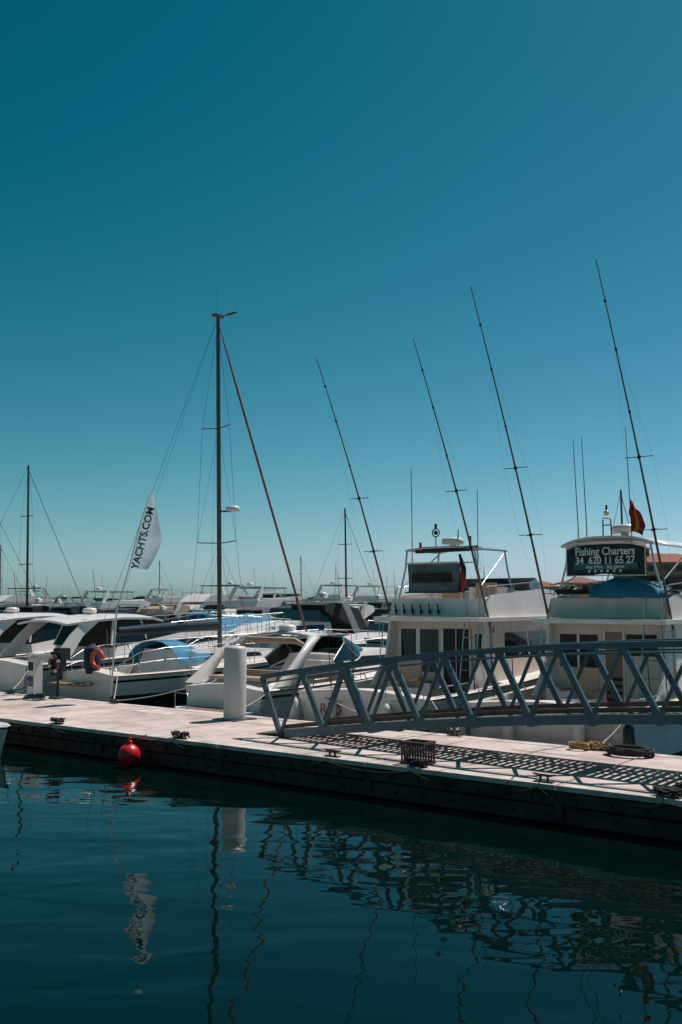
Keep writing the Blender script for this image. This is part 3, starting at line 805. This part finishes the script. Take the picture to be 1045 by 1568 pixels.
# ---------------------------------------------------------------- distant boats
def bg_low(cv,hc=WHITE,arch=False):
    m=MB(); hull(m,8.5,2.8,.95,1.35,hc,WHITE,cock=(.5,2.8,.5),N=12,stripe=NAVYH)
    hw=lambda z:1.0-.3*(z-1.2)
    m.prof([(2.8,.9),(7.4,1.25),(6.6,1.5),(4.6,1.7),(2.8,1.6)],hw,WHITE); m.sidewin([(3.2,1.3),(6.2,1.35),(5.8,1.5),(3.3,1.52)],hw,GLASS)
    m.prof([(3.0,1.62),(4.7,1.68),(3.9,2.1),(3.0,2.1)],lambda z:1.0-.3*(z-1.6),GLASS)
    m.prof([(.6,1.1),(3.3,2.05),(3.3,2.3),(2.6,2.4),(1.0,2.15),(.4,1.2)],lambda z:1.15-.15*(z-1.2),cv)
    for sd in (1,-1): m.beam((sd*1.22,1.2,1.0),(sd*1.15,2.2,2.45),.07,.3,WHITE)
    m.box((0,2.25,2.5),(2.3,.4,.07),WHITE)
    if arch:
        m.lathe((0,2.25,2.7),[(.02,-.15),(.2,-.1),(.22,.05),(.02,.12)],WHITE,8); m.tube([(-.6,2.2,2.5),(-.6,2.1,4.0)],.012,BLACK,4)
    bow=[(0,9.2,1.95),(.7,7.6,1.9),(1.1,5.6,1.75)]
    for sd in (1,-1): 
        m.tube([(sd*x,y,z) for x,y,z in bow],.018,STEEL,4)
        for x,y,z in bow: m.tube([(sd*x,y,z-.6),(sd*x,y,z)],.014,STEEL,4)
        for y in (1.5,4.0): m.lathe((sd*1.5,y,.55),[(.02,-.3),(.11,-.22),(.11,.22),(.02,.3)],NAVY if y<2 else WHITE,7)
    return m.mesh('moored_motorboat')
def bg_fly(cv,fl=True):
    m=MB(); hull(m,10.5,3.5,1.1,1.8,WHITE,WHITE,cock=(.5,2.6,.6),N=12,stripe=NAVYH)
    hw=lambda z:1.4-.2*(z-1)
    m.prof([(2.6,.8),(9.0,1.6),(8.0,1.9),(6.4,2.4),(2.6,2.45)],hw,WHITE)
    m.sidewin([(3.0,1.6),(7.4,1.75),(6.3,2.2),(3.0,2.2)],hw,GLASS)
    m.box((0,2.55,1.6),(2.0,.06,1.3),GLASS)
    m.prof([(1.6,2.45),(6.8,2.45),(5.9,2.95),(5.3,3.0),(1.8,2.85)],lambda z:1.3,WHITE)
    if fl:
        for sd in (1,-1):
            m.beam((sd*1.2,1.9,2.8),(sd*1.1,2.5,3.65),.08,.25,WHITE)
            m.tube([(sd*1.0,4.8,2.9),(sd*1.0,4.7,3.6)],.03,STEEL,4)
        m.box((0,2.6,3.68),(2.3,.4,.08),WHITE)
        m.box((0,3.8,3.62),(2.1,2.2,.06),cv); m.lathe((0,2.6,3.85),[(.02,-.1),(.22,-.08),(.22,.05),(.02,.1)],WHITE,10)
    else: 
        m.prof([(2.0,2.9),(5.4,3.02),(5.0,3.2),(2.2,3.1)],lambda z:1.25,cv)
        for sd in (1,-1): m.beam((sd*1.25,1.7,2.8),(sd*1.1,2.2,3.45),.06,.2,WHITE)
        m.box((0,2.25,3.47),(2.2,.3,.06),WHITE)
    m.tube([(.5,2.6,3.3),(.5,2.3,4.9)],.012,BLACK,4)
    return m.mesh('moored_flybridge_yacht')
def bg_open(cv):
    m=MB(); hull(m,6.5,2.4,.8,1.1,WHITE,WHITE,cock=(.4,4.4,.4),N=10)
    m.box((0,2.4,1.1),(.8,.6,1.2),WHITE); m.add([(-.5,2.8,1.6),(.5,2.8,1.6),(.4,2.6,2.0),(-.4,2.6,2.0)],[(0,1,2,3)],GLASS)
    m.prof([(1.2,2.2),(3.4,2.2),(3.2,2.3),(1.3,2.3)],lambda z:1.0,cv)
    for x in (-.9,.9):
        for y in (1.4,3.2): m.tube([(x,y,.9),(x,y,2.2)],.02,STEEL,4)
    m.box((0,-.15,.9),(.45,.4,.8),BLACK)
    return m.mesh('moored_open_boat')
def bg_cover(cv):
    m=MB(); hull(m,8.5,2.9,1.0,1.3,WHITE,WHITE,N=12)
    secs=[(.2,1.25,1.0,.15),(1.5,1.35,1.0,.75),(3.0,1.4,1.02,.85),(4.6,1.35,1.05,.7),(6.4,1.0,1.12,.45),(8.0,.35,1.25,.15)]
    vs=[];fs=[]; nx=8
    for y,w,z,h in secs:
        for i in range(nx+1):
            t=i/nx*2-1; vs.append((w*t,y,z+h*(1-abs(t)**1.6)+.02*math.sin(i*3+y)))
    for j in range(len(secs)-1):
        for i in range(nx): a=j*(nx+1)+i; fs.append((a,a+1,a+nx+2,a+nx+1))
    m.add(vs,fs,cv,True)
    return m.mesh('moored_covered_motorboat')
def bg_sail(H,cv):
    m=MB(); hull(m,9.5,3,1.0,1.3,WHITE,WHITE,cock=(.5,2.8,.6),N=12,tw=.75)
    m.prof([(2.8,.9),(7.4,1.2),(6.8,1.5),(2.8,1.6)],lambda z:.95,WHITE); m.sidewin([(3.3,1.25),(6.2,1.28),(6,1.42),(3.3,1.45)],lambda z:.95,GLASS)
    m.tube([(0,5,1.3),(0,4.8,H)],[.085,.06],MASTM,8)
    m.tube([(0,4.8,2.4),(0,1,2.4)],[.17,.1],cv,8)
    m.tube([(0,4.82,H-.3),(0,9.8,1.4)],.018,WIRE,5); m.tube([(0,4.8,H),(0,0,1.2)],.01,WIRE,4)
    for f_ in (.38,.68):
        z=1.3+(H-1.3)*f_
        m.tube([(-.75+.25*f_,4.8,z),(.75-.25*f_,4.8,z)],.025,MASTM,4)
    for sd in (1,-1): m.tube([(0,4.8,H-.2),(sd*.6,4.8,1.3+(H-1.3)*.68),(sd*.68,4.8,1.3+(H-1.3)*.38),(sd*1.3,4.7,1.2)],.007,WIRE,4)
    m.prof([(2.0,1.2),(3.6,1.5),(3.2,2.0),(2.2,2.0)],lambda z:.9,cv)
    return m.mesh('moored_sailboat')
kinds=[('moored_motorboat',bg_low(NAVY)),('moored_motorboat',bg_low(CHAR,arch=True)),('moored_motorboat',bg_low(WHITE,arch=True)),('moored_motorboat',bg_low(CHAR,NAVYH)),
       ('moored_motorboat',bg_low(BLUEC)),('moored_motorboat',bg_low(TAN)),
       ('moored_flybridge_yacht',bg_fly(NAVY)),('moored_flybridge_yacht',bg_fly(CHAR,False)),('moored_flybridge_yacht',bg_fly(WHITE)),
       ('moored_open_boat',bg_open(NAVY)),('moored_open_boat',bg_open(BLUEC)),('moored_covered_motorboat',bg_cover(BLUEC)),('moored_covered_motorboat',bg_cover(CHAR))]
wts=[5,6,3,4,1.6,2,1.3,3,1,2,1,1.2,1]
def put(name,me,u,n,back,sc=1):
    o=bpy.data.objects.new(name,me); scene.collection.objects.link(o); x,y,_=D(u,n)
    o.location=(x,y,-.02*R.random()); o.rotation_euler=(0,0,ANG+(math.pi if back else 0)+R.uniform(-.06,.06)); o.scale=(sc,sc,sc*R.uniform(.94,1.10))
def px(x,y): return 522+1524*x/y
for pn in (29,54,80,108,138,170):
    pm=MB(); pm.box((0,0,.2),(260,2.2,.5),TIMB); pm.box((0,0,.47),(260,2.3,.06),CONC)
    x=-128
    while x<128:
        pm.tube([(x,1.0,0),(x,1.0,2.3)],.16,TIMB,8); x+=11
    pm.obj('floating_pontoon',None,D(-70,pn),ANG)
    for back,off in ((True,-1.5),(False,1.5)):
        u=-205
        while u<70:
            u+=R.uniform(3.3,4.1)
            x,y,_=D(u,pn+off*3)
            if y<25 or y>195: continue
            if not(-160<px(x,y)<1250): continue
            if R.random()<.04: continue
            k=R.choices(range(len(kinds)),wts)[0]
            if pn==29 and back:
                if -27.5<u<-23.6: k=11
                elif k in (6,7,8) and u<-10: k=1
            put(kinds[k][0],kinds[k][1],u,pn+off,back,R.uniform(.85,1.12))
def putw(name,me,x,y,rz):
    o=bpy.data.objects.new(name,me); scene.collection.objects.link(o); o.location=(x,y,0); o.rotation_euler=(0,0,rz)
s10=bg_sail(11.0,NAVY); s9=bg_sail(9.5,BLUEC)
def masthere(me,x,y,rz=ANG):
    dx=-math.sin(rz)*4.9; dy=math.cos(rz)*4.9
    putw('moored_sailboat',me,x-dx,y-dy,rz)
masthere(s10,-18.9,60); masthere(s9,.35,72); masthere(s9,17.0,60); masthere(s9,-41,120); masthere(s9,-27.5,80)
masthere(s9,-6,150); masthere(s10,22,160); masthere(s9,-30,165)

# ---------------------------------------------------------------- water
def water():
    m=bpy.data.materials.new('harbour_water'); m.use_nodes=True; nt=m.node_tree; b=nt.nodes['Principled BSDF']
    b.inputs['Base Color'].default_value=(.0005,.0062,.0050,1); b.inputs['Roughness'].default_value=.0; b.inputs['IOR'].default_value=1.33
    tc=nt.nodes.new('ShaderNodeTexCoord')
    mp=nt.nodes.new('ShaderNodeMapping'); mp.inputs['Rotation'].default_value=(0,0,.25); mp.inputs['Scale'].default_value=(.7,1.3,1)
    nt.links.new(tc.outputs['Object'],mp.inputs['Vector'])
    prev=None
    for sc,st,di in ((.5,1,.026),(1.5,1,.009),(4.5,1,.0009)):
        n=nt.nodes.new('ShaderNodeTexNoise'); n.inputs['Scale'].default_value=sc; n.inputs['Detail'].default_value=1; n.inputs['Distortion'].default_value=.5
        nt.links.new(mp.outputs[0],n.inputs['Vector'])
        bp=nt.nodes.new('ShaderNodeBump'); bp.inputs['Strength'].default_value=st; bp.inputs['Distance'].default_value=di
        nt.links.new(n.outputs['Fac'],bp.inputs['Height'])
        if prev: nt.links.new(prev.outputs['Normal'],bp.inputs['Normal'])
        prev=bp
    nt.links.new(prev.outputs['Normal'],b.inputs['Normal'])
    w=MB(); S=4000; w.add([(-S,-S,0),(S,-S,0),(S,S,0),(-S,S,0)],[(0,1,2,3)],m); w.obj('water')
water()

# ---------------------------------------------------------------- shore
def shore():
    m=MB(); rr=random.Random(5); nx=240
    vs=[];fs=[]
    for i in range(nx+1):
        x=-500+1200*i/nx
        y0=205
        for j,(dy,z) in enumerate(((0,-.5),(3,1.2),(6,2.2),(12,2.4),(1200,6))):
            vs.append((x+rr.uniform(-1,1),y0+dy+rr.uniform(-1,1)*(j<4),z+rr.uniform(-.4,.4)*(0<j<3)))
    for i in range(nx):
        for j in range(4): a=i*5+j; fs.append((a,a+5,a+6,a+1))
    m.add(vs,fs,ROCK); m.obj('shore_ground')
shore()
def building(name,x,y,w,d,h,fl,sm,rz=0,z0=1.5,tower=False):
    E=empty(name,(x,y,z0),rz)
    m=MB(); m.box((0,0,h/2),(w,d,h),sm); m.box((0,0,h+.1),(w+.6,d+.6,.2),STUC2)
    for k in range(1,fl): m.box((0,0,h*k/fl),(w+.16,d+.16,.12),STUC2)
    m.obj('walls',E)
    r=MB(); hw,hd=w/2+.5,d/2+.5; rh=min(w,d)*.17; rg=max(0,hw-hd)
    z=h+.2
    r.add([(-hw,-hd,z),(hw,-hd,z),(hw,hd,z),(-hw,hd,z),(-rg,0,z+rh),(rg,0,z+rh)],[(0,1,5,4),(1,2,5),(2,3,4,5),(3,0,4)],TILE); r.obj('roof',E)
    g=MB(); fh=h/fl; nb=max(2,int(w/2.6))
    for k in range(fl):
        for i in range(nb):
            cx=-w/2+(i+.5)*w/nb
            g.box((cx,-d/2-.0,k*fh+fh*.52),(1.15,.12,fh*.55),WIN)
            if k and i%2==0: 
                g.box((cx,-d/2-.35,k*fh+.45),(1.9,.7,.1),STUC2); g.box((cx,-d/2-.68,k*fh+.85),(1.9,.05,.7),WHITE if k==1 else RUSTB)
        nd=max(2,int(d/3))
        for i in range(nd):
            cy=-d/2+(i+.5)*d/nd
            for sd in (1,-1): g.box((sd*w/2,cy,k*fh+fh*.52),(.12,1.1,fh*.5),WIN)
    g.obj('windows_and_balconies',E)
    if tower:
        t=MB(); c=-w*.27; t.box((c,0,h+1.6),(3.2,3.2,3.0),sm)
        for sx in (-.8,.8): t.box((c+sx,-1.62,h+1.9),(.7,.1,1.5),WIN)
        t.box((c,0,h+3.15),(3.7,3.7,.2),STUC2)
        t.add([(c-1.9,-1.9,h+3.25),(c+1.9,-1.9,h+3.25),(c+1.9,1.9,h+3.25),(c-1.9,1.9,h+3.25),(c,0,h+4.3)],[(0,1,4),(1,2,4),(2,3,4),(3,0,4)],TILE)
        t.tube([(c,0,h+4.2),(c,0,h+5.2)],.06,BLACK,5); t.obj('belvedere',E)
building('waterfront_apartment_building',68.5,212,18,12,8.6,4,STUC1,tower=True,z0=2)
building('waterfront_apartment_building',87,216,15,12,10.5,4,STUC3,z0=2)
building('waterfront_apartment_building',105,214,18,12,10,3,STUC2,z0=2)
building('harbour_office',43,214,8,7,3.6,1,STUC2,z0=2)
building('harbour_office',54,225,9,8,4.6,2,STUC1,z0=2)
building('harbour_office',128,214,18,12,9,3,STUC3,z0=2)
def trees(name,spec,seed):
    rr=random.Random(seed); m=MB()
    for (x,y,h,w) in spec:
        m.tube([(x,y,1.5),(x+rr.uniform(-.3,.3),y,2+h*.45)],[.22,.12],TRUNK,5)
        n=int(90*w)
        vs=[];fs=[]
        for i in range(n):
            a=rr.uniform(0,6.28); r=w*math.sqrt(rr.random())*.9; zz=2+h*.35+h*.65*rr.random()*(1-.5*(r/w)**2)
            cx,cy=x+r*math.cos(a),y+r*math.sin(a); s_=rr.uniform(.18,.5)
            for k in range(2):
                d1=Vector((rr.uniform(-1,1),rr.uniform(-1,1),rr.uniform(-1,1)))*s_; d2=Vector((rr.uniform(-1,1),rr.uniform(-1,1),rr.uniform(-1,1)))*s_
                c=Vector((cx,cy,zz)); o=len(vs); vs+=[c-d1,c+d2,c+d1,c-d2]; fs.append((o,o+1,o+2,o+3))
        m.add(vs,fs,LEAF)
    m.obj(name)
rr=random.Random(3)
trees('distant_trees',[(rr.uniform(18,62),rr.uniform(207,235),rr.uniform(1.6,3.6),rr.uniform(1.2,2.6)) for _ in range(42)]+
      [(rr.uniform(-90,18),rr.uniform(210,235),rr.uniform(.8,1.8),rr.uniform(1.2,2.4)) for _ in range(50)],9)
def palm(x,y,h):
    m=MB(); m.tube([(0,0,0),(.1,0,h*.5),(.0,0,h)],[.22,.16,.14],TRUNK,7)
    for k in range(22):
        rr=random.Random(int(x*7)+k)
        a=k*2.4; el=rr.uniform(-.3,1.1); L=2.2
        vs=[];fs=[]
        for i in range(8):
            t=i/7; d=L*t; z=h+d*math.sin(el)-.55*d*d*.6; r=d*math.cos(el); wd=.28*math.sin(math.pi*min(1,t*.9+.1))
            cx,cy=r*math.cos(a),r*math.sin(a)
            vs+=[(cx-math.sin(a)*wd,cy+math.cos(a)*wd,z-.1),(cx,cy,z),(cx+math.sin(a)*wd,cy-math.cos(a)*wd,z-.1)]
        for i in range(7):
            b=3*i; fs+=[(b,b+1,b+4,b+3),(b+1,b+2,b+5,b+4)]
        m.add(vs,fs,LEAF)
    m.obj('palm_tree',None,(x,y,2))
for x,y,h in ((33,206,3.0),(48,207,3.6),(57,206,4.2),(78,205,4.4),(95,206,5)): palm(x,y,h)

# ---------------------------------------------------------------- light
EL=math.radians(60); sx,sy=.75,.65; k=math.hypot(sx,sy); sx/=k; sy/=k
sd=Vector((sx*math.cos(EL),sy*math.cos(EL),math.sin(EL)))
l=bpy.data.lights.new('sun','SUN'); l.energy=4.6; l.angle=math.radians(.53); l.color=(1,.92,.87)
lo=bpy.data.objects.new('sun',l); scene.collection.objects.link(lo); lo.rotation_euler=sd.to_track_quat('Z','Y').to_euler(); lo.location=(20,20,40)
w=bpy.data.worlds.new('World'); scene.world=w; w.use_nodes=True; nt=w.node_tree
bg=nt.nodes['Background']; bg.inputs['Strength'].default_value=.1
sk=nt.nodes.new('ShaderNodeTexSky'); sk.sky_type='NISHITA'; sk.sun_disc=False; sk.sun_elevation=EL; sk.sun_rotation=math.atan2(sx,sy)
sk.air_density=1.0; sk.dust_density=.6; sk.ozone_density=1.0; sk.altitude=0
def M(op,a,b,c=None):
    n=nt.nodes.new('ShaderNodeMath'); n.operation=op
    for i,v in enumerate((a,b,c)):
        if v is None: continue
        if isinstance(v,(int,float)): n.inputs[i].default_value=v
        else: nt.links.new(v,n.inputs[i])
    return n.outputs[0]
sc=nt.nodes.new('ShaderNodeSeparateColor'); nt.links.new(sk.outputs[0],sc.inputs[0])
r_=M('MULTIPLY',sc.outputs[0],.1); g_=M('MULTIPLY',sc.outputs[1],.1); b_=M('MULTIPLY',sc.outputs[2],.1)
rp=M('POWER',r_,2.4)
ro=M('MAXIMUM',M('MULTIPLY_ADD',rp,10.5,-.16),.012)
go=M('MULTIPLY_ADD',rp,3.9,M('MULTIPLY',M('POWER',g_,1.35),6.5))
bo=M('MULTIPLY_ADD',rp,9.5,M('MULTIPLY',M('POWER',b_,1.7),6.5))
cc=nt.nodes.new('ShaderNodeCombineColor')
for i,o in enumerate((ro,go,bo)): nt.links.new(M('MINIMUM',o,14),cc.inputs[i])
nt.links.new(cc.outputs[0],bg.inputs['Color'])

# ---------------------------------------------------------------- camera
c=bpy.data.cameras.new('camera'); c.sensor_fit='VERTICAL'; c.sensor_height=36; c.lens=35; c.clip_end=6000; c.clip_start=.05
co=bpy.data.objects.new('camera',c); scene.collection.objects.link(co); co.location=(0,0,2.8); co.rotation_euler=(math.radians(90+5.1),0,0)
scene.camera=co
scene.view_settings.view_transform='Standard'; scene.view_settings.look='None'; scene.view_settings.exposure=0; scene.view_settings.gamma=1
